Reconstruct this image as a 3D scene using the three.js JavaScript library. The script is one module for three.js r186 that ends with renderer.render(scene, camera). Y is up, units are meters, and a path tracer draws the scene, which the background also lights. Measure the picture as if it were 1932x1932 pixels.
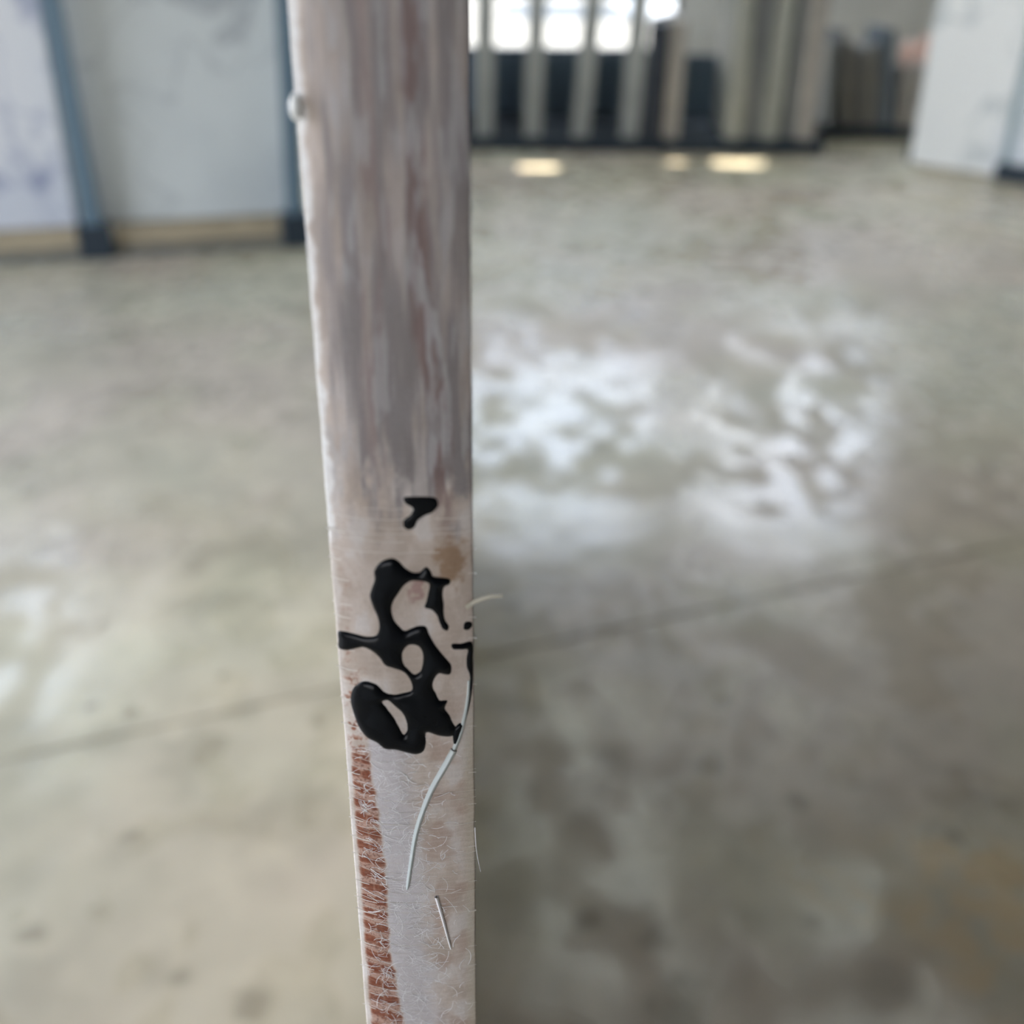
import * as THREE from 'three';
import { mergeGeometries } from 'three/addons/utils/BufferGeometryUtils.js';
import { RoundedBoxGeometry } from 'three/addons/geometries/RoundedBoxGeometry.js';

// ------------------------------------------------------------------ camera, sky, sun, exposure
const PIC = 1932, FOV = 50, EYE = new THREE.Vector3(0, 1.5, 0), PITCH = THREE.MathUtils.degToRad(27.7), ROLL = 0.01165;
const FPX = PIC / 2 / Math.tan(THREE.MathUtils.degToRad(FOV / 2));
const fwd = new THREE.Vector3(0, -Math.sin(PITCH), -Math.cos(PITCH));
const up0 = new THREE.Vector3(0, Math.cos(PITCH), -Math.sin(PITCH)), rt0 = new THREE.Vector3(1, 0, 0);
const rt = rt0.clone().multiplyScalar(Math.cos(ROLL)).addScaledVector(up0, Math.sin(ROLL));
const up = up0.clone().multiplyScalar(Math.cos(ROLL)).addScaledVector(rt0, -Math.sin(ROLL));
const scene = new THREE.Scene();
const camera = new THREE.PerspectiveCamera(FOV, 1, 0.02, 400);
camera.position.copy(EYE); camera.up.copy(up); camera.lookAt(EYE.clone().add(fwd));
camera.focus = 0.275; camera.userData.fStop = 7.6;
const renderer = new THREE.WebGLRenderer({ antialias: true });
renderer.toneMapping = THREE.LinearToneMapping; renderer.toneMappingExposure = 1.47;
renderer.shadowMap.enabled = true; renderer.shadowMap.type = THREE.PCFSoftShadowMap;

// smooth value noise, seeded
const hash = (x, y, s) => { let h = Math.imul(x, 374761393) ^ Math.imul(y, 668265263) ^ Math.imul(s + 17, 1274126177); h = Math.imul(h ^ (h >>> 13), 1274126177); return ((h ^ (h >>> 16)) >>> 0) / 4294967296; };
function vn(x, y, s = 0) {
  const xi = Math.floor(x), yi = Math.floor(y); let fx = x - xi, fy = y - yi;
  fx = fx * fx * (3 - 2 * fx); fy = fy * fy * (3 - 2 * fy);
  const a = hash(xi, yi, s), b = hash(xi + 1, yi, s), c = hash(xi, yi + 1, s), d = hash(xi + 1, yi + 1, s);
  return a + (b - a) * fx + (c - a) * fy + (a - b - c + d) * fx * fy;
}
function fbm(x, y, s = 0, oct = 4) { let v = 0, a = 0.5, t = 0; for (let i = 0; i < oct; i++) { v += a * vn(x, y, s + i * 7); t += a; a *= 0.5; x = x * 2.03 + 3.1; y = y * 2.03 + 1.7; } return v / t; }
const sst = (a, b, x) => { const t = Math.min(1, Math.max(0, (x - a) / (b - a))); return t * t * (3 - 2 * t); };
const mix = (a, b, t) => [a[0] + (b[0] - a[0]) * t, a[1] + (b[1] - a[1]) * t, a[2] + (b[2] - a[2]) * t];
function rng(seed) { let s = seed >>> 0; return () => { s = (s + 0x6D2B79F5) >>> 0; let t = Math.imul(s ^ (s >>> 15), 1 | s); t = (t + Math.imul(t ^ (t >>> 7), 61 | t)) ^ t; return ((t ^ (t >>> 14)) >>> 0) / 4294967296; }; }

const SKY = 1.0;                                    // strength of the sky
{
  const W = 512, H = 256, d = new Float32Array(W * H * 4);
  for (let j = 0; j < H; j++) for (let i = 0; i < W; i++) {
    const el = ((j + 0.5) / H - 0.5) * Math.PI, az = (i + 0.5) / W * Math.PI * 2;
    const h = Math.max(0, Math.sin(el));
    let c = mix([4.78, 4.6, 4.36], [2.4, 3.25, 4.75], Math.pow(h, 0.52));
    const r = Math.cos(el) * 2.4, cl = fbm(r * Math.cos(az) + 9 + h, r * Math.sin(az) + 5 - h, 40, 5);
    c = mix(c, [6.4, 6.3, 6.15], sst(0.5, 0.72, cl) * 0.75);
    const k = (j * W + i) * 4; d[k] = c[0] * SKY; d[k + 1] = c[1] * SKY; d[k + 2] = c[2] * SKY; d[k + 3] = 1;
  }
  const t = new THREE.DataTexture(d, W, H, THREE.RGBAFormat, THREE.FloatType);
  t.mapping = THREE.EquirectangularReflectionMapping; t.magFilter = THREE.LinearFilter; t.colorSpace = THREE.LinearSRGBColorSpace; t.needsUpdate = true;
  scene.background = t;
}
const SUN = new THREE.Vector3(0.7, 1, 0.02);
const sun = new THREE.DirectionalLight(new THREE.Color(1.0, 0.92, 0.79), 20);
sun.position.copy(SUN).multiplyScalar(30).add(new THREE.Vector3(1, 0, -5)); sun.target.position.set(1, 0, -5);
sun.castShadow = true; sun.shadow.mapSize.set(4096, 4096);
Object.assign(sun.shadow.camera, { left: -30, right: 30, top: 30, bottom: -30, near: 1, far: 120 });
scene.add(sun, sun.target);

// pixel helpers for measuring the place: where the line of sight through a picture point meets a level or an upright plane
function ray(px, py) { return fwd.clone().multiplyScalar(FPX).addScaledVector(rt, px - PIC / 2).addScaledVector(up, PIC / 2 - py).normalize(); }
function onLevel(px, py, h = 0) { const r = ray(px, py); return EYE.clone().addScaledVector(r, (h - EYE.y) / r.y); }
function onDepth(px, py, z) { const r = ray(px, py); return EYE.clone().addScaledVector(r, (z - EYE.z) / r.z); }
function toPixel(p) { const v = p.clone().sub(EYE), d = v.dot(fwd); return [PIC / 2 + FPX * v.dot(rt) / d, PIC / 2 - FPX * v.dot(up) / d]; }

// ------------------------------------------------------------------ naming, building helpers
const used = {};
function numbered(n) { const k = used[n] = (used[n] ?? -1) + 1; return k ? n + '_' + String(k).padStart(3, '0') : n; }
function tag(o, label, category, group) { o.userData.label = label; o.userData.category = category; if (group) o.userData.group = group; return o; }
function thing(name, label, category, group) { const o = new THREE.Group(); o.name = numbered(name); scene.add(o); return tag(o, label, category, group); }
function part(name, geo, mat, parent, label) { const m = new THREE.Mesh(Array.isArray(geo) ? mergeGeometries(geo) : geo, mat); m.name = name; if (label) m.userData.label = label; parent.add(m); return m; }
function struct(name, geo, mat) { const m = part(name, geo, mat, scene); m.userData.kind = 'structure'; return m; }
function box(x0, x1, y0, y1, z0, z1) {              // plain box with uv in metres
  const g = new THREE.BoxGeometry(Math.abs(x1 - x0), Math.abs(y1 - y0), Math.abs(z1 - z0)); g.translate((x0 + x1) / 2, (y0 + y1) / 2, (z0 + z1) / 2); return metreUV(g);
}
function rbox(x0, x1, y0, y1, z0, z1, r = 0.004) {
  const g = new RoundedBoxGeometry(Math.abs(x1 - x0), Math.abs(y1 - y0), Math.abs(z1 - z0), 2, r); g.translate((x0 + x1) / 2, (y0 + y1) / 2, (z0 + z1) / 2); return metreUV(g);
}
function metreUV(g0) {
  const g = g0.index ? g0.toNonIndexed() : g0, p = g.attributes.position, n = g.attributes.normal, uv = new Float32Array(p.count * 2);
  for (let i = 0; i < p.count; i++) {
    const x = Math.abs(n.getX(i)), y = Math.abs(n.getY(i)), z = Math.abs(n.getZ(i));
    if (y >= x && y >= z) { uv[2 * i] = p.getX(i); uv[2 * i + 1] = p.getZ(i); } else if (x >= z) { uv[2 * i] = p.getZ(i); uv[2 * i + 1] = p.getY(i); } else { uv[2 * i] = p.getX(i); uv[2 * i + 1] = p.getY(i); }
  }
  g.setAttribute('uv', new THREE.BufferAttribute(uv, 2)); return g;
}
function dataTex(w, h, f, srgb = true, repeat = true) {  // f(i, j) -> [r, g, b] 0..255
  const d = new Uint8Array(w * h * 4);
  for (let j = 0; j < h; j++) for (let i = 0; i < w; i++) { const c = f(i, j), k = (j * w + i) * 4; d[k] = Math.max(0, Math.min(255, c[0])); d[k + 1] = Math.max(0, Math.min(255, c[1])); d[k + 2] = Math.max(0, Math.min(255, c[2])); d[k + 3] = 255; }
  const t = new THREE.DataTexture(d, w, h, THREE.RGBAFormat); t.magFilter = THREE.LinearFilter; t.minFilter = THREE.LinearMipmapLinearFilter; t.generateMipmaps = true;
  t.wrapS = t.wrapT = repeat ? THREE.RepeatWrapping : THREE.ClampToEdgeWrapping;
  t.colorSpace = srgb ? THREE.SRGBColorSpace : THREE.NoColorSpace; t.needsUpdate = true; return t;
}
const std = (o) => new THREE.MeshStandardMaterial(o);
const rgb = (r, g, b) => new THREE.Color().setRGB(r / 255, g / 255, b / 255, THREE.SRGBColorSpace);

// ------------------------------------------------------------------ the setting: floor
const X0 = -5, X1 = 7.5, ZF = 5, ZB = -12, HT = 6;
const jA = onLevel(0, 1435), jB = onLevel(1600, 1092), jdir = jB.clone().sub(jA).normalize();
const jointAt = (x) => jA.z + (x - jA.x) * jdir.z / jdir.x;        // z of the joint at x
const FW = 13, FD = 17.5;                                          // the floor map spans x -5.25..7.75, z 5.25..-12.25
const floorXZ = (i, j, n) => [X0 - 0.25 + (i + 0.5) / n * FW, ZF + 0.25 - (j + 0.5) / n * FD];
const stains = []; {
  const R = rng(77);
  for (const [px, py, s] of [[1360, 1322, 0.022], [1500, 1510, 0.03], [1340, 1440, 0.03], [1530, 1740, 0.022], [1115, 1735, 0.03], [1290, 1900, 0.05], [1240, 1770, 0.03], [130, 1057, 0.022], [170, 1333, 0.02], [245, 1345, 0.02], [60, 1762, 0.022], [245, 1578, 0.016], [340, 1845, 0.02], [470, 1890, 0.03], [1800, 1575, 0.02], [420, 1275, 0.015], [600, 1365, 0.018]]) { const p = onLevel(px, py); stains.push([p.x, p.z, s * (1 + 0.3 * R())]); }
}
const floorMap = dataTex(2048, 2048, (i, j) => {
  const [x, z] = floorXZ(i, j, 2048);
  const a = fbm(x * 0.7, z * 0.7, 11, 5), b = fbm(x * 3.1, z * 3.1, 23, 4), c = fbm(x * 14, z * 14, 31, 3), hue = fbm(x * 1.6 + 4, z * 1.6, 55, 3);
  let v = 1 + (a - 0.5) * 0.16 + (b - 0.5) * 0.14 + (c - 0.5) * 0.14;
  v *= 1 - 0.07 * sst(0.6, 0.75, fbm(x * 5 + 20, z * 5, 67, 3));
  let col = [189 * v, 178 * v, 154 * v];
  col = mix(col, [192 * v, 174 * v, 158 * v], sst(0.5, 0.7, hue) * 0.5);
  col = mix(col, [182 * v, 180 * v, 154 * v], sst(0.5, 0.3, hue) * 0.4);
  const och = onLevel(1830, 1700), o = Math.hypot((x - och.x) / 0.34, (z - och.z) / 0.26) + (fbm(x * 7, z * 7, 91) - 0.5) * 1.8;
  col = mix(col, [204, 164, 108], 0.45 * sst(1.2, 0.1, o) * sst(0.3, 0.7, fbm(x * 26, z * 26, 95, 3)));    // speckled ochre patch
  for (const s of stains) { const r = Math.hypot(x - s[0], z - s[1]) / s[2] + (vn(x * 40, z * 40, 5) - 0.5) * 0.8; if (r < 1.3) col = mix(col, [112, 102, 84], 0.42 * sst(1.2, 0.4, r)); }
  return col;
}, true, false);
const floorRough = dataTex(1024, 1024, (i, j) => {
  const [x, z] = floorXZ(i, j, 1024);
  const worn = fbm(x * 2.2, z * 2.2, 131, 4), fine = fbm(x * 13, z * 9, 141, 3);
  let r = 0.2 + 0.4 * sst(0.42, 0.64, worn * 0.5 + fine * 0.5);
  return [255, r * 255, 0];
}, false, false);
const floorBump = dataTex(1024, 1024, (i, j) => { const v = 255 * fbm(i / 12, j / 12, 151, 3); return [v, v, v]; }, false, true);
floorBump.repeat.set(1, 1);
const floorMat = std({ map: floorMap, roughnessMap: floorRough, roughness: 1, bumpMap: floorBump, bumpScale: 0.004 });
function floorPanel(poly) {                                         // poly of [x, z]
  const s = new THREE.Shape(poly.map(([x, z]) => new THREE.Vector2(x, -z)));
  const g = new THREE.ExtrudeGeometry(s, { depth: 0.12, bevelEnabled: true, bevelThickness: 0.003, bevelSize: 0.003, bevelOffset: -0.003, bevelSegments: 1, curveSegments: 1 });
  g.rotateX(-Math.PI / 2); g.translate(0, -0.123, 0);
  const p = g.attributes.position, uv = g.attributes.uv;
  for (let i = 0; i < p.count; i++) uv.setXY(i, (p.getX(i) - (X0 - 0.25)) / FW, ((ZF + 0.25) - p.getZ(i)) / FD);
  return g;
}
const floor = new THREE.Group(); floor.name = 'floor'; floor.userData.kind = 'structure'; scene.add(floor);
{
  const w = 0.003, a = X0 - 0.2, b = X1 + 0.2, f = ZF + 0.2, k = ZB - 0.2;
  part('floor_panel', floorPanel([[a, f], [b, f], [b, jointAt(b) + w], [a, jointAt(a) + w]]), floorMat, floor);
  part('floor_panel', floorPanel([[a, jointAt(a) - w], [b, jointAt(b) - w], [b, k], [a, k]]), floorMat, floor);
  { const L = Math.hypot(b - a, jointAt(b) - jointAt(a)), g = box(-L / 2, L / 2, -0.12, -0.004, -w, w); g.rotateY(-Math.atan2(jointAt(b) - jointAt(a), b - a)); g.translate((a + b) / 2, 0, (jointAt(a) + jointAt(b)) / 2); part('joint_filler', g, std({ color: rgb(146, 137, 118), roughness: 0.95 }), floor); }
  part('sub_base', box(a, b, -0.2, -0.125, jointAt(a) + 0.02, jointAt(b) - 0.02), std({ color: rgb(128, 120, 104), roughness: 0.95 }), floor);
}
// ------------------------------------------------------------------ the setting: walls, roof, yard
const plaster = dataTex(512, 512, (i, j) => { const v = 222 + 24 * (fbm(i / 60, j / 60, 211, 4) - 0.5); return [v, v * 0.985, v * 0.95]; });
const wallMat = std({ map: plaster, roughness: 0.9 }), shedMat = std({ color: rgb(92, 83, 68), roughness: 0.85 });
const DOOR = { z0: 1.5, z1: -4.0, h: 4.8 }, CLR = { z0: -4.6, z1: -11.7, y0: 4.0, y1: 5.92 };
struct('wall_left', [box(X0 - 0.2, X0, 0, HT, ZF + 0.2, DOOR.z0), box(X0 - 0.2, X0, DOOR.h, HT, DOOR.z0, DOOR.z1), box(X0 - 0.2, X0, 0, HT, DOOR.z1, CLR.z0),
  box(X0 - 0.2, X0, 0, CLR.y0, CLR.z0, CLR.z1), box(X0 - 0.2, X0, CLR.y1, HT, CLR.z0, CLR.z1), box(X0 - 0.2, X0, 0, HT, CLR.z1, ZB - 0.2)], wallMat);
struct('wall_right', box(X1, X1 + 0.2, 0, HT, ZF + 0.2, ZB - 0.2), shedMat);
const FRONT_FILL = { x0: -4.4, x1: 0.0, y0: 0.9, y1: 2.85 };                  // unseen opening added behind the viewer to light the slab end
struct('wall_front', [box(X0, FRONT_FILL.x0, 0, HT, ZF, ZF + 0.2), box(FRONT_FILL.x0, FRONT_FILL.x1, 0, FRONT_FILL.y0, ZF, ZF + 0.2), box(FRONT_FILL.x0, FRONT_FILL.x1, FRONT_FILL.y1, HT, ZF, ZF + 0.2), box(FRONT_FILL.x1, X1, 0, HT, ZF, ZF + 0.2)], shedMat);
const W1 = { x0: -0.6, x1: 1.75, y0: 2.75, y1: 5.2 }, W2 = { x0: 2.15, x1: 4.4, y0: 2.75, y1: 5.2 }, W3 = { x0: -0.6, x1: 1.62, y0: 0.45, y1: 1.02 };
struct('wall_back', [box(X0, W1.x0, 0, HT, ZB - 0.2, ZB), box(W1.x0, W1.x1, 0, W3.y0, ZB - 0.2, ZB), box(W1.x0, W3.x1, W3.y1, W1.y0, ZB - 0.2, ZB), box(W1.x0, W2.x1, W1.y1, HT, ZB - 0.2, ZB), box(W3.x1, W1.x1, W3.y0, W1.y0, ZB - 0.2, ZB), box(W1.x1, W2.x0, 0, W1.y1, ZB - 0.2, ZB),
  box(W2.x0, W2.x1, 0, W2.y0, ZB - 0.2, ZB), box(W2.x1, X1, 0, HT, ZB - 0.2, ZB)], wallMat);
const steelDark = std({ color: rgb(40, 52, 62), roughness: 0.55, metalness: 0.3 });
[W1, W2, W3].forEach((w, i) => {
  const g = new THREE.Group(); g.name = 'window_' + (i + 1); g.userData.kind = 'structure'; scene.add(g);
  const t = 0.05;
  part('window_frame', [box(w.x0, w.x0 + t, w.y0, w.y1, ZB - 0.14, ZB - 0.06), box(w.x1 - t, w.x1, w.y0, w.y1, ZB - 0.14, ZB - 0.06), box(w.x0 + t, w.x1 - t, w.y1 - t, w.y1, ZB - 0.14, ZB - 0.06), box(w.x0 + t, w.x1 - t, w.y0, w.y0 + t, ZB - 0.14, ZB - 0.06)], steelDark, g);
});
// roof with translucent sheets over the far bays and three small vents that let the sun through
const spots = [[1022, 316, 0.16, 0.07], [1281, 306, 0.09, 0.05], [1402, 308, 0.22, 0.11]].map(([px, py, w, d]) => { const p = onLevel(px, py); return [p.x + HT * SUN.x, p.z + HT * SUN.z, w, d]; });
const lights = [[-4.9, -4.0, -8.2, -11.6], [0.2, 1.6, -5.4, -10.2], [2.4, 3.8, -5.4, -7.6], [2.4, 3.8, -9.2, -11.4]];
{
  const s = new THREE.Shape([[X0 - 0.2, ZF + 0.2], [X1 + 0.2, ZF + 0.2], [X1 + 0.2, ZB - 0.2], [X0 - 0.2, ZB - 0.2]].map(([x, z]) => new THREE.Vector2(x, -z)));
  const hole = (a, b, c, d) => s.holes.push(new THREE.Path([[a, c], [a, d], [b, d], [b, c]].map(([x, z]) => new THREE.Vector2(x, -z))));
  for (const [x, z, w, d] of spots) hole(x - w, x + w, z + d, z - d);
  for (const [a, b, c, d] of lights) hole(a, b, c, d);
  const g = new THREE.ExtrudeGeometry(s, { depth: 0.06, bevelEnabled: false }); g.rotateX(-Math.PI / 2); g.translate(0, HT, 0);
  const c = struct('ceiling', metreUV(g), std({ color: rgb(92, 94, 94), roughness: 0.8 }));
  for (const [a, b, z0, z1] of lights) part('skylight_sheet', box(a, b, 0.02 + HT, HT + 0.024, z0, z1), new THREE.MeshPhysicalMaterial({ color: rgb(235, 238, 236), roughness: 1, transmission: 0.55, thickness: 0 }), c);
}
struct('yard_ground', box(-90, 90, -0.6, -0.35, 90, -110), std({ color: rgb(100, 98, 92), roughness: 0.95 }));

// ------------------------------------------------------------------ stone materials
function marble(seed, base, vein, soft, amount) {
  return dataTex(768, 768, (i, j) => {
    const x = i / 768 * 2, y = j / 768 * 2, wx = fbm(x * 1.7, y * 1.7, seed, 4) - 0.5, wy = fbm(x * 1.7 + 7, y * 1.7, seed + 9, 4) - 0.5;
    const n = fbm(x * 1.3 + wx * 1.6, y * 1.3 + wy * 1.6, seed + 20, 4), m = fbm(x * 2.6 + wy, y * 2.1 + wx, seed + 31, 4);
    const v1 = 1 - sst(0, 0.045, Math.abs(n - 0.5)), v2 = 1 - sst(0, 0.03, Math.abs(m - 0.47)), cloud = sst(0.45, 0.75, fbm(x * 1.1 + 3, y * 1.1, seed + 47, 4));
    let c = mix(base, soft, cloud); c = mix(c, vein, Math.min(1, v1 * amount + v2 * amount * 0.5));
    const g = (vn(i / 2, j / 2, seed + 60) - 0.5) * 5; return [c[0] + g, c[1] + g, c[2] + g];
  });
}
const stoneMat = (seed, base, vein, soft, amount, r = 0.35) => { const t = marble(seed, base, vein, soft, amount); t.repeat.set(0.5, 0.5); return std({ map: t, roughness: r }); };
const whiteBlue = stoneMat(301, [208, 209, 210], [136, 142, 164], [186, 191, 200], 0.7);
const greyWhite = stoneMat(333, [205, 210, 208], [150, 155, 158], [188, 194, 194], 0.6);
const whiteRight = stoneMat(361, [236, 236, 232], [186, 192, 192], [220, 224, 228], 0.6);
const greyStone = stoneMat(381, [176, 178, 172], [152, 154, 150], [164, 166, 162], 0.5, 0.6);
const greenStone = stoneMat(391, [170, 170, 158], [140, 142, 130], [160, 160, 148], 0.5, 0.6);
const warmStone = stoneMat(401, [182, 174, 162], [152, 146, 138], [170, 164, 154], 0.5, 0.6);
const gapAndOffcutGrey = stoneMat(421, [138, 140, 138], [118, 120, 120], [128, 130, 130], 0.5, 0.7);  // dark grey of some offcuts, and of fillers for shaded gaps between bundles
const blackStone = stoneMat(411, [40, 48, 58], [60, 66, 74], [34, 40, 50], 0.5, 0.4);
const timberTex = dataTex(512, 64, (i, j) => { const v = fbm(i / 60, j / 3, 431, 4), k = 0.8 + 0.4 * v; return [162 * k, 149 * k, 124 * k]; });
timberTex.repeat.set(1.5, 6);
const timber = std({ map: timberTex, roughness: 0.85 });
const postMat = std({ color: rgb(96, 118, 132), roughness: 0.5, metalness: 0.2 });

// ------------------------------------------------------------------ the slab in front: seen along its end
const azOf = (px, py) => { const r = ray(px, py); return Math.atan2(r.x, -r.z); };
const azL = (azOf(540, 0) + azOf(690, 1932)) / 2, azR = (azOf(886, 0) + azOf(900, 1932)) / 2, azM = (azL + azR) / 2;
const THK = 0.03, DIST = THK / 2 / Math.tan((azR - azL) / 2);
console.log('az', azOf(540, 0), azOf(690, 1932), azOf(886, 0), azOf(900, 1932), 'dist', DIST);
const slab = thing('stone_slab', 'upright stone slab seen along its narrow end, with mesh cloth, orange stripe and black resin', 'slab');
slab.position.set(DIST * Math.sin(azM), 0, -DIST * Math.cos(azM)); slab.rotation.y = -azM; slab.updateMatrixWorld(true);
const toSlab = slab.matrixWorld.clone().invert();
function onEnd(px, py) {                                            // picture point -> [x, y] on the slab's end
  const o = EYE.clone().applyMatrix4(toSlab), r = ray(px, py).transformDirection(toSlab); const t = -o.z / r.z; return [o.x + r.x * t, o.y + r.y * t];
}
const endPixel = (x, y) => toPixel(new THREE.Vector3(x, y, 0).applyMatrix4(slab.matrixWorld));
const HALF = THK / 2;
function prof(x) { const t = Math.min(1, Math.abs(x) / HALF); return x < 0 ? 0.0034 * Math.pow(t, 2.8) : 0.0016 * Math.pow(t, 4); }   // how far the worn end falls back
const Y0 = 1.16, Y1 = 1.56;
// cloth colour, worked out on the end itself
const endMap = dataTex(512, 2048, (i, j) => {
  const x = (i + 0.5) / 512 * 0.032 - 0.016, y = Y0 + (j + 0.5) / 2048 * (Y1 - Y0), [px, py] = endPixel(x, y);
  const l = 540 + 150 * py / 1932, r = 886 + 14 * py / 1932, s = (px - l) / (r - l);
  const lx = x * 1000, ly = y * 1000;                               // millimetres
  const streak = fbm(lx * 0.45, ly * 0.035, 501, 4), streak2 = fbm(lx * 0.9, ly * 0.06, 511, 3), blot = fbm(lx * 0.22, ly * 0.12, 521, 4), grain = vn(lx * 5, ly * 5, 531);
  let c = [204, 190, 180];
  c = mix(c, [214, 206, 202], sst(0.5, 0.7, blot) * 0.8);
  c = mix(c, [184, 168, 155], sst(0.5, 0.32, blot) * 0.7);
  // greyer upper part, weaker towards the left, with wine-red streaks
  const upper = sst(1010, 860, py + (fbm(lx * 0.5, ly * 0.2, 541) - 0.5) * 260);
  c = mix(c, [152, 144, 143], upper * (0.5 + 0.65 * sst(0.35, 0.6, streak)) * sst(0.02, 0.3, s + (streak2 - 0.5) * 0.3));
  const sc = 0.68 + 0.12 * sst(600, 830, py) + (fbm(3.3, ly * 0.05, 551) - 0.5) * 0.06, wine = sst(0.1, 0.02, Math.abs(s - sc)) * sst(1060, 900, py) * sst(0.35, 0.6, fbm(lx * 0.5, ly * 0.14, 561, 3));
  c = mix(c, [122, 98, 95], wine * 0.7);
  c = mix(c, [150, 132, 130], upper * 0.7 * sst(0.12, 0.02, Math.abs(s - 0.42 - (fbm(1.3, ly * 0.05, 571) - 0.5) * 0.2)) * sst(0.35, 0.65, streak2));
  c = mix(c, [186, 184, 186], upper * 0.6 * sst(0.55, 0.72, fbm(lx * 0.6, ly * 0.09, 577, 3)));
  // rusty patch at the right above the resin
  c = mix(c, [148, 118, 92], 0.8 * sst(1, 0.3, Math.hypot((px - 850) / 40, (py - 1060) / 60) + (fbm(lx * 0.7, ly * 0.7, 581) - 0.5)));
  c = mix(c, [140, 96, 92], 0.5 * sst(1, 0.4, Math.hypot((px - 785) / 20, (py - 1108) / 30) + (vn(lx, ly, 583) - 0.5)));
  // orange stripe along the left, broken by the weave
  const wob = (fbm(1.1, ly * 0.35, 591) - 0.5) * 10, rb = 676 + (py - 1240) * 0.118 + 4 * Math.sin(py / 60) + wob, lb = l + 10 + wob * 0.5;
  const on = sst(1180, 1440, py) * 0.85 + sst(1000, 1060, py) * 0.15;
  const row = 0.5 + 0.5 * Math.sin(py / 27 * 2 * Math.PI + Math.sin(py / 90) * 1.5), col2 = Math.abs(px - (lb + rb) / 2) / 8;
  let stripe = sst(lb - 3, lb + 5, px) * sst(rb + 4, rb - 4, px);
  if (py < 1420) stripe = sst(l + 4, l + 10, px) * sst(l + 62, l + 20, px) * sst(0.55, 0.72, fbm(lx * 0.8, ly * 0.8, 601, 3) + 0.1 * sst(1250, 1420, py)) * 0.9;
  c = mix(c, [184, 148, 132], stripe * on);
  c = mix(c, [128, 62, 36], stripe * on * sst(0.3, 0.62, row + (fbm(lx * 0.7, ly * 0.9, 611, 3) - 0.5) * 0.9) * (0.5 + 0.5 * sst(0.1, 0.4, col2)) * (0.72 + 0.28 * vn(lx * 1.3, ly * 1.1, 615)));
  c = mix(c, [104, 66, 56], stripe * on * 0.6 * sst(0.6, 0.75, vn(lx * 3.2, ly * 3.4, 621)));
  c = mix(c, [176, 152, 138], 0.7 * sst(1250, 1450, py) * sst(0.5, 0.62, s) * sst(0.52, 0.72, fbm(lx * 0.16, ly * 0.16, 625, 3)));
  // pale lavender band beside the stripe
  const lav = py > 1400 ? sst(rb - 3, rb + 8, px) * sst(rb + 100 + wob * 3, rb + 45, px) : 0;
  c = mix(c, [210, 206, 212], lav * 0.8);
  c = mix(c, [198, 188, 170], sst(0.88, 0.97, s) * sst(1250, 1450, py) * 0.7);
  // weave: pale weft threads lying across
  const weft = sst(0.72, 0.95, 0.5 + 0.5 * Math.sin((ly + (vn(lx * 0.35, ly * 0.2, 631) - 0.5) * 1.2) * 2 * Math.PI / 1.75)), vis = sst(880, 1450, py) * (0.2 + 0.8 * vn(lx * 0.4, ly * 0.9, 641));
  c = mix(c, [226, 222, 220], weft * vis * 0.22);
  const edgeW = 0.036 + (fbm(2.2, ly * 0.25, 647, 4) - 0.5) * 0.09 + 0.03 * sst(700, 950, py) * sst(1010, 900, py);      // paler ragged strip along the left corner
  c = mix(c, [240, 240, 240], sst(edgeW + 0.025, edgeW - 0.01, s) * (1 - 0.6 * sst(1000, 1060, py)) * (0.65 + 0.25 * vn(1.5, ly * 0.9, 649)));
  const g = (grain - 0.5) * 14; return [c[0] + g, c[1] + g, c[2] + g];
}, true, false);
const endMat = new THREE.MeshPhysicalMaterial({ map: endMap, roughness: 0.62 });
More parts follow.
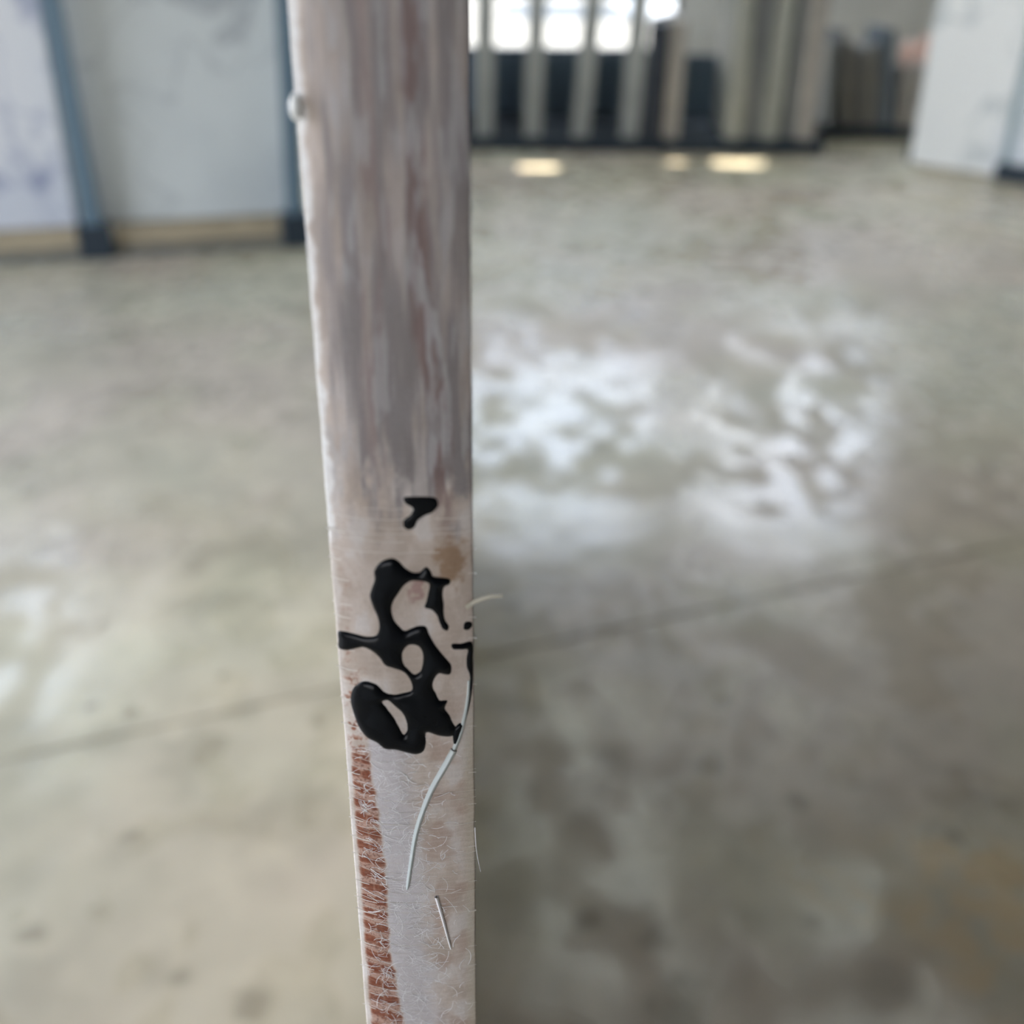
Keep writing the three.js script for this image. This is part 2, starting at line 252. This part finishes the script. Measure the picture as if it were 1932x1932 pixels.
{
  // stone body
  const pts = []; for (let i = 0; i <= 24; i++) { const x = -HALF + THK * i / 24; pts.push(new THREE.Vector2(x, prof(x) + 0.0006)); }
  pts.push(new THREE.Vector2(HALF, 2.4), new THREE.Vector2(-HALF, 2.4));
  for (const p of pts) p.x *= 0.985;
  const g = new THREE.ExtrudeGeometry(new THREE.Shape(pts), { depth: 1.75, bevelEnabled: false }); g.rotateX(-Math.PI / 2);
  part('stone', metreUV(g), stoneMat(441, [206, 198, 186], [160, 120, 96], [190, 182, 172], 0.5), slab);
  // cloth over the end: a fine woven relief
  const NX = 96, NY = 1100, path = [];
  for (let i = 0; i <= NX; i++) {
    const t = i / NX;
    if (t < 0.08) path.push([-HALF, -prof(-HALF) - 0.012 * (1 - t / 0.08), -1]); else if (t > 0.92) path.push([HALF, -prof(HALF) - 0.012 * (t - 0.92) / 0.08, 1]);
    else { const x = -HALF + THK * (t - 0.08) / 0.84; path.push([x, -prof(x), 0]); }
  }
  const pos = [], uv = [], idx = [];
  for (let j = 0; j <= NY; j++) {
    const y = Y0 + (Y1 - Y0) * j / NY, ly = y * 1000;
    for (let i = 0; i <= NX; i++) {
      let [x, z, sd] = path[i]; const lx = x * 1000, side = Math.pow(Math.abs(x) / HALF, 8) * Math.sign(x);
      const rib = 0.5 + 0.5 * Math.sin((ly + (vn(lx * 0.35, ly * 0.2, 631) - 0.5) * 1.2) * 2 * Math.PI / 1.75);
      const h = 0.00004 * rib + 0.00012 * (fbm(lx * 0.8, ly * 0.8, 651, 3) - 0.5) + 0.0004 * (fbm(lx * 0.2, ly * 0.12, 661, 2) - 0.5);
      const bump = 0.00007 * rib + 0.00028 * (fbm(x < 0 ? 2 : 9, ly * 0.16, 671, 4) - 0.5);
      pos.push(x + side * bump, y, z + h * (sd ? 0.3 : 1)); uv.push((x + 0.016) / 0.032, (y - Y0) / (Y1 - Y0));
    }
  }
  for (let j = 0; j < NY; j++) for (let i = 0; i < NX; i++) { const a = j * (NX + 1) + i, b = a + 1, c = a + NX + 1, d = c + 1; idx.push(a, b, d, a, d, c); }
  const cg = new THREE.BufferGeometry(); cg.setAttribute('position', new THREE.Float32BufferAttribute(pos, 3)); cg.setAttribute('uv', new THREE.Float32BufferAttribute(uv, 2)); cg.setIndex(idx); cg.computeVertexNormals();
  part('mesh_cloth', cg, endMat, slab, 'pale woven mesh cloth over the slab end, grey in the upper part, with an orange stripe');
}
// resin: blobs standing proud of the cloth, each from its own outline
function blob(name, outline, holes, T, w, cell, mat, parent, label) {
  const smooth = (pts) => new THREE.CatmullRomCurve3(pts.map(([x, y]) => new THREE.Vector3(x, y, 0)), true, 'centripetal').getPoints(pts.length * 6).map((p) => [p.x, p.y]);
  const rings = [outline, ...holes].map((o) => smooth(o.map(([px, py]) => onEnd(px, py)))), segs = [];
  let bx0 = 1, bx1 = -1, by0 = 9, by1 = 0;
  for (const r of rings) for (let i = 0; i < r.length - 1; i++) { segs.push([...r[i], ...r[i + 1]]); bx0 = Math.min(bx0, r[i][0]); bx1 = Math.max(bx1, r[i][0]); by0 = Math.min(by0, r[i][1]); by1 = Math.max(by1, r[i][1]); }
  const sdf = (x, y) => {
    let best = 1e9, bxp = 0, byp = 0, inside = false;
    for (const [ax, ay, cx, cy] of segs) {
      const dx = cx - ax, dy = cy - ay, t = Math.max(0, Math.min(1, ((x - ax) * dx + (y - ay) * dy) / (dx * dx + dy * dy + 1e-16))), qx = ax + dx * t, qy = ay + dy * t, d = (x - qx) ** 2 + (y - qy) ** 2;
      if (d < best) { best = d; bxp = qx; byp = qy; }
      if ((ay > y) !== (cy > y) && x < ax + (y - ay) / (cy - ay) * dx) inside = !inside;
    }
    return [inside ? Math.sqrt(best) : -Math.sqrt(best), bxp, byp];
  };
  const m = cell * 2, nx = Math.ceil((bx1 - bx0 + 2 * m) / cell), ny = Math.ceil((by1 - by0 + 2 * m) / cell), V = [], idx = [], pos = [], id = new Int32Array((nx + 1) * (ny + 1)).fill(-1);
  for (let j = 0; j <= ny; j++) for (let i = 0; i <= nx; i++) { const x = bx0 - m + i * cell, y = by0 - m + j * cell; V.push([x, y, ...sdf(x, y)]); }
  const vert = (k) => {
    if (id[k] >= 0) return id[k];
    let [x, y, d, qx, qy] = V[k]; if (d < cell * 0.45) { x = qx; y = qy; d = 0; }
    const lx = x * 1000, ly = y * 1000, xc = Math.max(-HALF, Math.min(HALF, x));
    const h = d <= 0 ? -0.00008 : T * (1 - Math.exp(-d / w)) * (0.75 + 0.5 * fbm(lx * 0.25, ly * 0.25, 701, 2));
    pos.push(x, y, -prof(xc) + 0.0001 + h); return id[k] = pos.length / 3 - 1;
  };
  for (let j = 0; j < ny; j++) for (let i = 0; i < nx; i++) {
    const a = j * (nx + 1) + i, q = [a, a + 1, a + nx + 2, a + nx + 1]; if (q.every((k) => V[k][2] < cell * 0.05)) continue;
    if (q.some((k) => V[k][2] < -cell * 1.5)) continue;
    const [p0, p1, p2, p3] = q.map(vert); idx.push(p0, p1, p2, p0, p2, p3);
  }
  const g = new THREE.BufferGeometry(); g.setAttribute('position', new THREE.Float32BufferAttribute(pos, 3)); g.setIndex(idx); g.computeVertexNormals();
  const p = g.attributes.position, uv = new Float32Array(p.count * 2); for (let i = 0; i < p.count; i++) { uv[2 * i] = p.getX(i); uv[2 * i + 1] = p.getY(i); } g.setAttribute('uv', new THREE.BufferAttribute(uv, 2));
  return part(name, g, mat, parent, label);
}
const R5 = (pts) => pts.map(([x, y]) => [620 + x / 4.6, 1020 + y / 4.6]), R1 = (pts) => pts.map(([x, y]) => [560 + x / 3.22, 880 + y / 3.22]);
const black = new THREE.MeshPhysicalMaterial({ color: new THREE.Color().setRGB(0.004, 0.005, 0.007), roughness: 0.24, specularIntensity: 0.3 });
const mainOut = [[545, 150], [610, 175], [660, 230], [730, 275], [790, 275], [845, 230], [885, 265], [905, 310], [980, 325], [1050, 340], [1055, 380], [1005, 405], [990, 470], [1000, 560], [1000, 640], [1015, 700], [1045, 745], [1035, 785], [995, 775], [965, 720], [940, 650], [890, 600], [835, 580], [850, 520], [865, 450], [870, 375], [800, 352], [720, 350], [660, 385], [610, 450], [560, 530], [545, 600], [570, 690], [610, 740], [660, 780], [720, 760], [780, 740], [840, 745], [870, 810], [920, 900], [980, 980], [1030, 1040], [1065, 1090], [1055, 1165], [1010, 1165], [960, 1155], [925, 1190], [905, 1260], [935, 1330], [965, 1385], [1030, 1390], [1010, 1460], [1050, 1520], [1080, 1590], [1110, 1640], [1075, 1700], [960, 1695], [850, 1665], [845, 1760], [820, 1830], [765, 1852], [680, 1840], [580, 1815], [490, 1812], [420, 1765], [330, 1730], [265, 1660], [225, 1570], [190, 1460], [190, 1400], [215, 1320], [280, 1255], [350, 1240], [420, 1255], [480, 1310], [560, 1335], [640, 1325], [720, 1300], [724, 1250], [700, 1195], [650, 1140], [560, 1108], [490, 1085], [440, 1020], [370, 965], [300, 945], [240, 965], [160, 1000], [85, 1005], [80, 930], [80, 855], [200, 838], [330, 848], [415, 825], [440, 760], [425, 670], [385, 580], [358, 490], [375, 420], [400, 340], [395, 270], [450, 190]];
const eye = [[645, 965], [700, 905], [775, 915], [815, 970], [815, 1075], [790, 1140], [745, 1160], [690, 1115], [650, 1065]];
const sliver = [[468, 1402], [510, 1388], [575, 1436], [640, 1496], [676, 1572], [680, 1652], [652, 1682], [614, 1622], [566, 1538], [508, 1460]];  // narrow sliver left open in the resin, baring the cloth
blob('black_resin', R5(mainOut), [R5(eye), R5(sliver)], 0.0009, 0.0008, 0.00013, black, slab, 'glossy black resin smear with pale gaps on the slab end');
blob('black_resin', R5([[1070, 905], [1150, 908], [1235, 905], [1258, 940], [1258, 1060], [1260, 1200], [1250, 1340], [1225, 1470], [1180, 1620], [1135, 1730], [1098, 1800], [1078, 1710], [1085, 1640], [1130, 1600], [1165, 1590], [1195, 1480], [1222, 1340], [1228, 1200], [1202, 1120], [1200, 1040], [1208, 968], [1150, 958], [1075, 945]]), [], 0.0008, 0.0004, 0.00012, black, slab, 'thin black resin hook along the right corner');
blob('black_resin', R1([[650, 190], [740, 178], [840, 190], [860, 235], [825, 280], [775, 300], [735, 330], [715, 370], [680, 385], [652, 370], [650, 325], [690, 295], [705, 255], [660, 225]]), [], 0.0004, 0.0004, 0.00012, black, slab, 'small black resin fleck above the smear');
blob('black_resin', R1([[1025, 960], [1060, 965], [1070, 990], [1045, 1010], [1015, 1000]]), [], 0.0002, 0.0003, 0.00012, black, slab);
{
  const [bx, by] = onEnd(556, 205), g = new THREE.IcosahedronGeometry(1, 6), p = g.attributes.position, v = new THREE.Vector3();
  for (let i = 0; i < p.count; i++) { v.fromBufferAttribute(p, i); const f = 0.85 + 0.3 * fbm(v.x * 1.3 + 4, v.y * 1.6 + v.z, 711, 3); p.setXYZ(i, bx + v.x * f * 0.0011, by + v.y * f * 0.0024, -0.0022 + v.z * f * 0.0014); }
  g.computeVertexNormals(); part('pale_resin', g, new THREE.MeshPhysicalMaterial({ color: rgb(244, 246, 244), roughness: 0.3 }), slab, 'pale resin bead on the left corner');
}
// strands and loose fibres
function strand(pts, r0, r1, lift, mat, name, label, seg = 40, rad = 6) {
  const c = new THREE.CatmullRomCurve3(pts.map(([px, py, dz = 0]) => { const [x, y] = onEnd(px, py), xc = Math.max(-HALF, Math.min(HALF, x)); return new THREE.Vector3(x, y, -prof(xc) + lift + dz); }), false, 'centripetal');
  const g = new THREE.TubeGeometry(c, seg, 1, rad), p = g.attributes.position, q = new THREE.Vector3();
  for (let i = 0; i <= seg; i++) { const o = c.getPointAt(i / seg), t = i / seg, r = r0 + (r1 - r0) * t; for (let k = 0; k <= rad; k++) { const n = i * (rad + 1) + k; q.fromBufferAttribute(p, n).sub(o).multiplyScalar(r * (t > 0.98 ? 0.3 : 1)).add(o); p.setXYZ(n, q.x, q.y, q.z); } }
  g.computeVertexNormals();
  return name ? part(name, g, mat, slab, label) : g;
}
function ribbon(pts, r, lift, n = 12) {                             // one fine fibre lying on the cloth, low and rounded
  const c = new THREE.CatmullRomCurve3(pts.map(([px, py, dz = 0]) => { const [x, y] = onEnd(px, py); return new THREE.Vector3(x, y, -prof(Math.max(-HALF, Math.min(HALF, x))) + lift + dz); }), false, 'centripetal');
  const pos = [], uv = [], idx = [], o = new THREE.Vector3(), d = new THREE.Vector3();
  for (let i = 0; i <= n; i++) { c.getPoint(i / n, o); c.getTangent(i / n, d); const l = Math.hypot(d.x, d.y) || 1, nx = -d.y / l * r, ny = d.x / l * r; pos.push(o.x - nx, o.y - ny, o.z - r * 0.15, o.x, o.y, o.z + r * 0.3, o.x + nx, o.y + ny, o.z - r * 0.15); for (let k = 0; k < 3; k++) uv.push(k / 2, i / n); }
  for (let i = 0; i < n; i++) for (let k = 0; k < 2; k++) { const a = i * 3 + k; idx.push(a, a + 3, a + 1, a + 1, a + 3, a + 4); }
  const g = new THREE.BufferGeometry(); g.setAttribute('position', new THREE.Float32BufferAttribute(pos, 3)); g.setAttribute('uv', new THREE.Float32BufferAttribute(uv, 2)); g.setIndex(idx); g.computeVertexNormals();
  if (g.attributes.normal.getZ(4) < 0) { const q = g.index.array; for (let i = 0; i < q.length; i += 3) { const t = q[i]; q[i] = q[i + 1]; q[i + 1] = t; } g.computeVertexNormals(); }
  return g;
}
const glassFibre = new THREE.MeshPhysicalMaterial({ color: rgb(206, 214, 214), roughness: 0.45 });
const fuzzMat = new THREE.MeshPhysicalMaterial({ color: rgb(246, 244, 246), roughness: 0.5 });
strand([[856, 1415], [838, 1447], [815, 1487], [798, 1528], [785, 1570], [776, 1622], [768, 1678]], 0.00085, 0.0005, 0.0002, glassFibre, 'fibre_strand', 'thick pale blue strand below the resin');
strand([[885, 1288], [883, 1320], [876, 1358], [867, 1390], [856, 1415]], 0.0003, 0.0006, 0.0002, glassFibre, 'fibre_strand');
strand([[823, 1690], [834, 1728], [844, 1765], [851, 1790]], 0.0005, 0.00025, 0.0004, fuzzMat, 'fibre_strand', 'short pale strand near the bottom right');
strand([[880, 1150], [893, 1142, 0.0003], [908, 1133, 0.0008], [926, 1127, 0.001], [950, 1126, 0.001]], 0.0006, 0.00045, 0.0002, new THREE.MeshPhysicalMaterial({ color: rgb(214, 208, 190), roughness: 0.6 }), 'fibre_strand', 'loose pale tuft sticking out of the right corner');
strand([[897, 1570], [899, 1605], [903, 1632], [908, 1654]], 0.00018, 0.00008, 0.0001, fuzzMat, 'fibre_strand');
{
  const R = rng(4242), fz = [], wf = [];
  for (let i = 0; i < 760; i++) {                                   // curly wisps, thickest beside the orange stripe
    const py = 1395 + 560 * Math.pow(R(), 0.9), l = 540 + 150 * py / 1932, u = R(), px = u < 0.72 ? l + 30 + 120 * R() : l + 15 + 190 * R();
    const a = (R() - 0.5) * 1.6 + (R() < 0.5 ? Math.PI : 0), len = 12 + 50 * R() * R(), cv = (R() - 0.5) * 2.2, pts = []; let x = px, y = py, h = a;
    for (let k = 0; k < 5; k++) { pts.push([x, y, 0.00002 + 0.00016 * R()]); h += cv * 0.35; x += Math.cos(h) * len / 4; y += Math.sin(h) * len / 5; }
    if (Math.min(...pts.map((p) => p[0])) < l + 4 || Math.max(...pts.map((p) => p[0])) > 894) continue;
    const r = 0.00004 + 0.00007 * R() * R(); fz.push(ribbon(pts, r * 1.15, 0.00009));
  }
  part('fibre_fuzz', fz, fuzzMat, slab).userData.kind = 'stuff';
  for (let py = 960; py < 1990;) {                                  // weft threads across the end
    const l = 540 + 150 * py / 1932, x0 = R() < 0.6 ? l - 1 : l + 20 + 60 * R(), x1 = R() < 0.5 ? 899 : 899 - 150 * R(), pts = [], w = (R() - 0.5) * 6;
    if (x1 - x0 > 60 && !(py > 1050 && py < 1425)) { for (let k = 0; k <= 7; k++) pts.push([x0 + (x1 - x0) * k / 7, py + w * k / 7 + 3 * (R() - 0.5)]); const r = 0.00004 + 0.00005 * R() * R(); wf.push(ribbon(pts, r * 1.2, 0.0001, 28)); }
    py += 9 + 16 * R();
  }
  for (let py = 1010; py < 1940;) { const l = 540 + 150 * py / 1932; wf.push(ribbon([[l - 2 - 3 * R(), py], [l + 3, py + 1], [l + 14, py + 2], [l + 20 + 20 * R(), py + 1]], 0.00013, 0.00012)); py += 22 + 40 * R(); }
  for (let py = 1040; py < 1940;) { wf.push(ribbon([[884, py], [893, py + 1], [899 + 2 * R(), py + 2]], 0.00012, 0.00012)); py += 30 + 60 * R(); }
  part('weft_threads', wf, new THREE.MeshPhysicalMaterial({ color: rgb(224, 218, 210), roughness: 0.5 }), slab).userData.kind = 'stuff';
}

// ------------------------------------------------------------------ left rack with two slabs standing face on
{
  const a = onLevel(0, 497), b = onLevel(560, 463), dir = b.clone().sub(a).normalize(), yaw = Math.atan2(-dir.z, dir.x);
  const o = onLevel(185, 488);                                      // foot of the first post
  const along = (px, py) => { const n = new THREE.Vector3(-dir.z, 0, dir.x), r = ray(px, py), t = o.clone().sub(EYE).dot(n) / r.dot(n), p = EYE.clone().addScaledVector(r, t).sub(o); return [p.dot(dir), p.y]; };
  const rack = thing('slab_rack', 'blue grey steel post rack carrying pale slabs on a timber bearer, at the left', 'rack');
  rack.position.copy(o); rack.rotation.y = yaw;
  const s2 = along(562, 462)[0], tp2 = along(540, 0), lean2 = (tp2[0] - s2) / tp2[1], e0 = -1.7, e1 = s2 + 0.12;
  part('base_rail', rbox(e0, e1, 0.001, 0.045, -0.20, 0.0, 0.004), std({ color: rgb(104, 104, 98), roughness: 0.7 }), rack);
  const top = along(90, 0), lean = 0.78 * top[0] / top[1];
  for (const s of [0, s2, -1.35]) { const ln = s > 0.5 ? lean2 : lean;
    const g = rbox(-0.045, 0.045, 0, 1.95, -0.08, 0.0, 0.006), p = g.attributes.position; for (let i = 0; i < p.count; i++) p.setX(i, p.getX(i) + s + p.getY(i) * ln);
    g.translate(0, 0.045, 0); g.computeVertexNormals(); part('post', g, postMat, rack);
    part('post_foot', rbox(s - 0.075, s + 0.085, 0.001, 0.17, -0.1, 0.03, 0.006), steelDark, rack);
  }
  const bearer = thing('timber_bearer', 'long tan timber bearer under the slabs of the left rack', 'timber');
  bearer.position.copy(rack.position); bearer.rotation.y = yaw;
  part('beam', rbox(e0, -0.085, 0.046, 0.15, -0.22, -0.03, 0.005), timber, bearer); part('beam', rbox(0.095, s2 - 0.085, 0.046, 0.15, -0.22, -0.03, 0.005), timber, bearer);
  const mk = (x0, x1, y1, back, mat, label) => {
    const t = thing('stone_slab', label, 'slab'); t.position.copy(o); t.rotation.y = yaw;
    const g = rbox(x0, x1, 0, y1, -0.03, 0, 0.004); g.rotateX(-0.04); g.translate(0, 0.152, -0.095 - back); part('stone', g, mat, t); return t;
  };
  mk(-1.66, -0.085, 1.62, 0, whiteBlue, 'white marble slab with bluish purple veins left of the first blue grey post');
  mk(-0.6, s2 + 0.05, 1.6, 0.034, greyWhite, 'grey white marble slab with faint veins between the two blue grey posts');
}

// ------------------------------------------------------------------ middle rack: bundles seen end on
{
  const base = thing('slab_rack', 'low dark steel rack base under the row of end on slab bundles', 'rack');
  const zf = onLevel(1100, 287).z, xl = onLevel(870, 287).x, xr = onLevel(1545, 287).x;
  part('front_rail', rbox(xl - 0.5, xr, 0.001, 0.1, zf - 0.12, zf, 0.006), steelDark, base);
  part('rear_rail', rbox(xl - 0.5, xr, 0.001, 0.1, zf - 1.42, zf - 1.3, 0.006), steelDark, base);
  for (const x of [xl - 0.4, (xl + xr) / 2, xr - 0.15]) part('cross_rail', rbox(x, x + 0.1, 0.001, 0.059, zf - 1.3, zf - 0.12, 0.006), steelDark, base);
  part('added_dark_deck', box(xl - 0.3, xr - 0.16, 0.06, 0.099, zf - 1.3, zf - 0.121), std({ color: rgb(44, 52, 58), roughness: 0.85 }), base);  // dark deck added in place of shaded floor between the bundles
  part('added_dark_panel', rbox(xl - 0.5, onDepth(1375, 100, zf - 1.4).x, 0.1, onDepth(1100, 100, zf - 1.4).y, zf - 1.4, zf - 1.36, 0.004), std({ color: rgb(98, 114, 128), roughness: 0.75 }), base);  // panel added behind the bundles to darken the low gaps
  const zs = zf - 0.03;
  // base centre px, px at the top of the frame (or [px, py] of its top), width px, height, depth, sheets, material, label
  const rows = [
    [913, 916, 34, 1.5, 1.3, 3, greyStone, 'grey slab bundle seen end on, first to the right of the big foreground slab'],
    [1004, 1014, 32, 1.5, 1.3, 3, greyStone, 'grey slab bundle seen end on, between the first two bright window gaps'],
    [1094, 1120, 32, 1.5, 1.3, 3, greyStone, 'grey slab bundle seen end on, between the second and third bright window gaps'],
    [1186, 1208, 34, 1.5, 1.3, 3, greyStone, 'grey slab bundle seen end on, left of the short black slab'],
    [1226, 1248, 34, 0.83, 1.2, 2, blackStone, 'short black slab bundle in the row of end on bundles'],
    [1264, 1288, 28, 0.86, 1.1, 3, warmStone, 'brownish grey slab bundle seen end on, right of the short black slab'],
    [1384, 1408, 32, 1.52, 1.0, 3, greenStone, 'beige green slab bundle seen end on with a pale left face'],
    [1420, 1450, 22, 1.4, 0.9, 2, gapAndOffcutGrey, 'thin dark filler standing in for the shaded gap between the two beige green bundles', 0.05],  // fills a gap, its shade put into the stone colour
    [1451, 1486, 28, 1.52, 1.0, 3, greenStone, 'second beige green slab bundle seen end on, right of the pale faced one'],
    [1488, 1521, 22, 1.4, 0.9, 2, gapAndOffcutGrey, 'thin dark filler standing in for the shaded gap beside the last bundle of the row', 0.05],  // second gap filler, shade again given as dark colour
    [1518, 1550, 32, 1.52, 1.0, 3, warmStone, 'last and rightmost grey beige slab bundle of the tall row'],
  ];
  for (const [bx, tx, w, h, dep, n, mat, label, back = 0] of rows) {
    const b = onDepth(bx, 268, zs), y0 = 0.101; b.y = y0; const p1 = onDepth(tx, 0, zs), lean = (p1.x - b.x) / (p1.y - b.y);
    const t = thing('slab_bundle', label, 'slab bundle', 'slab bundles standing end on in the middle rack'); t.position.set(b.x, y0, zs - back);
    const half = w * Math.hypot(b.x, zs) / FPX / 2, sw = 2 * half / n, R = rng(bx);
    const yaw = bx < 1250 ? Math.atan2(b.x, -zs) : 0.06; t.rotation.y = -yaw;
    for (let k = 0; k < n; k++) {
      const g = rbox(-half + sw * k + 0.001, -half + sw * (k + 1) - 0.001, 0, h * (1 - 0.03 * R()), -dep * (1 - 0.1 * R()), -0.012 * R(), 0.003), p = g.attributes.position;
      for (let i = 0; i < p.count; i++) p.setX(i, p.getX(i) + p.getY(i) * lean); g.computeVertexNormals();
      part('slab', g, mat, t);
    }
  }
}
// ------------------------------------------------------------------ rack of offcuts farther back on the right
{
  const z = onLevel(1640, 264).z, xl = onLevel(1540, 264).x, xr = onLevel(1760, 264).x;
  const base = thing('slab_rack', 'dark steel rack base under the short grey offcuts before the beige wall', 'rack');
  part('front_rail', rbox(xl, xr, 0.001, 0.1, z - 0.1, z, 0.006), steelDark, base); part('rear_rail', rbox(xl, xr, 0.001, 0.1, z - 0.75, z - 0.65, 0.006), steelDark, base);
  for (const x of [xl + 0.05, xr - 0.15]) part('cross_rail', rbox(x, x + 0.1, 0.001, 0.09, z - 0.65, z - 0.1, 0.006), steelDark, base);
  const names = ['leftmost of the row', 'tall and dark, second from the left', 'third from the left', 'fourth from the left', 'fifth from the left', 'sixth from the left', 'tall and bluish, beside the pink stones', 'low and brownish under the pink stones'];
  const rows = [[1560, 1572, 82, greyStone], [1579, 1591, 58, gapAndOffcutGrey], [1598, 1606, 80, warmStone], [1616, 1624, 92, gapAndOffcutGrey], [1634, 1644, 90, warmStone], [1652, 1660, 86, gapAndOffcutGrey], [1668, 1682, 56, blackish()], [1700, 1708, 128, warmStone]];
  function blackish() { return stoneMat(455, [112, 122, 130], [90, 100, 110], [104, 112, 120], 0.5, 0.6); }
  rows.forEach(([bx, tx, ty, mat], k) => {
    const b = onDepth(bx + 4, 248, z - 0.03), q = onDepth(tx, ty, z - 0.03), lean = k === 7 ? 0 : (q.x - b.x) / (q.y - b.y), h = q.y - 0.101, hw = (k === 7 ? 18 : k === 6 ? 13 : 8) * Math.hypot(b.x, z) / FPX / 1;
    const t = thing('stone_offcut', 'short grey stone offcut standing on edge, ' + names[k], 'offcut', 'short offcuts standing in the far right rack'); t.position.set(b.x, 0.101, z - 0.03);
    const g = rbox(-hw * 0.55, hw * 0.55, 0, h, -0.6, 0, 0.004), p = g.attributes.position; for (let i = 0; i < p.count; i++) p.setX(i, p.getX(i) + p.getY(i) * lean); g.computeVertexNormals(); part('stone', g, mat, t);
  });
  const pink = std({ color: rgb(252, 214, 198), roughness: 0.6 });
  [[1707, 80, 126, 0.06, 'left of the two rough pink stones lying on the low offcut'], [1740, 66, 126, 0.065, 'right of the two rough pink stones, taller and beside the white slab']].forEach(([px, y0, y1, r, label], k) => {
    const a = onDepth(px, y1, z - 0.12), b = onDepth(px, y0, z - 0.12), h = b.y - a.y, g = new THREE.IcosahedronGeometry(1, 5), p = g.attributes.position, v = new THREE.Vector3();
    for (let i = 0; i < p.count; i++) { v.fromBufferAttribute(p, i); const f = 0.8 + 0.4 * fbm(v.x * 1.5 + 5 + k * 3, v.y * 1.5 + v.z * 1.1, 801, 3); p.setXYZ(i, v.x * f * r, v.y * f * h / 2, v.z * f * r); }
    g.computeVertexNormals(); const t = part(numbered('rough_stone'), g, pink, scene); t.position.set(a.x, a.y + h * 0.56, a.z); tag(t, label, 'stone');
  });
  const q = thing('stone_offcut', 'low brown offcut hidden half behind the white slab, under the taller pink stone', 'offcut', 'short offcuts standing in the far right rack');
  const bb = onDepth(1752, 128, z - 0.03); q.position.set(bb.x, 0.101, z - 0.03); part('stone', rbox(-0.045, 0.045, 0, bb.y - 0.101, -0.6, 0, 0.004), warmStone, q);
}
// ------------------------------------------------------------------ right rack with white slabs
{
  const a = onLevel(1714, 312), b = onLevel(1884, 338), dir = b.clone().sub(a).normalize(), yaw = Math.atan2(-dir.z, dir.x), L = a.distanceTo(b);
  const s1 = thing('stone_slab', 'bright white marble slab standing at the right beside the offcuts', 'slab'); s1.position.copy(a); s1.rotation.y = yaw;
  { const g = rbox(0, L - 0.01, 0.02, 1.72, -0.03, 0, 0.004); part('stone', g, whiteRight, s1); part('foot_strip', rbox(0.05, L - 0.06, 0.0005, 0.0195, -0.03, -0.004, 0.002), timber, s1); }
  const rk = thing('slab_rack', 'grey steel rack at the right edge with a dark base under the white slabs', 'rack'); rk.position.copy(a); rk.rotation.y = yaw;
  part('post', rbox(L, L + 0.07, 0, 1.95, -0.08, 0.0, 0.006), std({ color: rgb(150, 168, 172), roughness: 0.5, metalness: 0.2 }), rk);
  part('base_rail', rbox(L + 0.001, L + 1.9, 0.001, 0.12, 0.001, 0.1, 0.006), steelDark, rk);
  part('back_rail', rbox(-0.1, L + 1.9, 0.001, 0.12, -0.24, -0.14, 0.006), steelDark, rk);
  const s2 = thing('stone_slab', 'white marble slab cut by the right edge of the picture, behind the steel post', 'slab'); s2.position.copy(a); s2.rotation.y = yaw;
  part('stone', rbox(L + 0.08, L + 1.8, 0.121, 1.8, -0.03, 0, 0.004).translate(0, 0, 0.05), whiteRight, s2);
}
// ------------------------------------------------------------------ beyond the far openings
{
  const t = thing('white_building', 'white rendered building across the yard, seen through the far openings', 'building'); t.position.set(3, -0.35, -30);
  part('wall', box(0, 26, 0, 4.4, -8, 0), std({ color: rgb(236, 236, 232), roughness: 0.9 }), t);
  part('parapet', rbox(-0.15, 26.15, 4.4, 4.7, -8.15, 0.15, 0.02), std({ color: rgb(210, 210, 206), roughness: 0.9 }), t);
}
scene.traverse((o) => { if (o.isMesh) { o.castShadow = true; o.receiveShadow = true; } });
renderer.render(scene, camera);
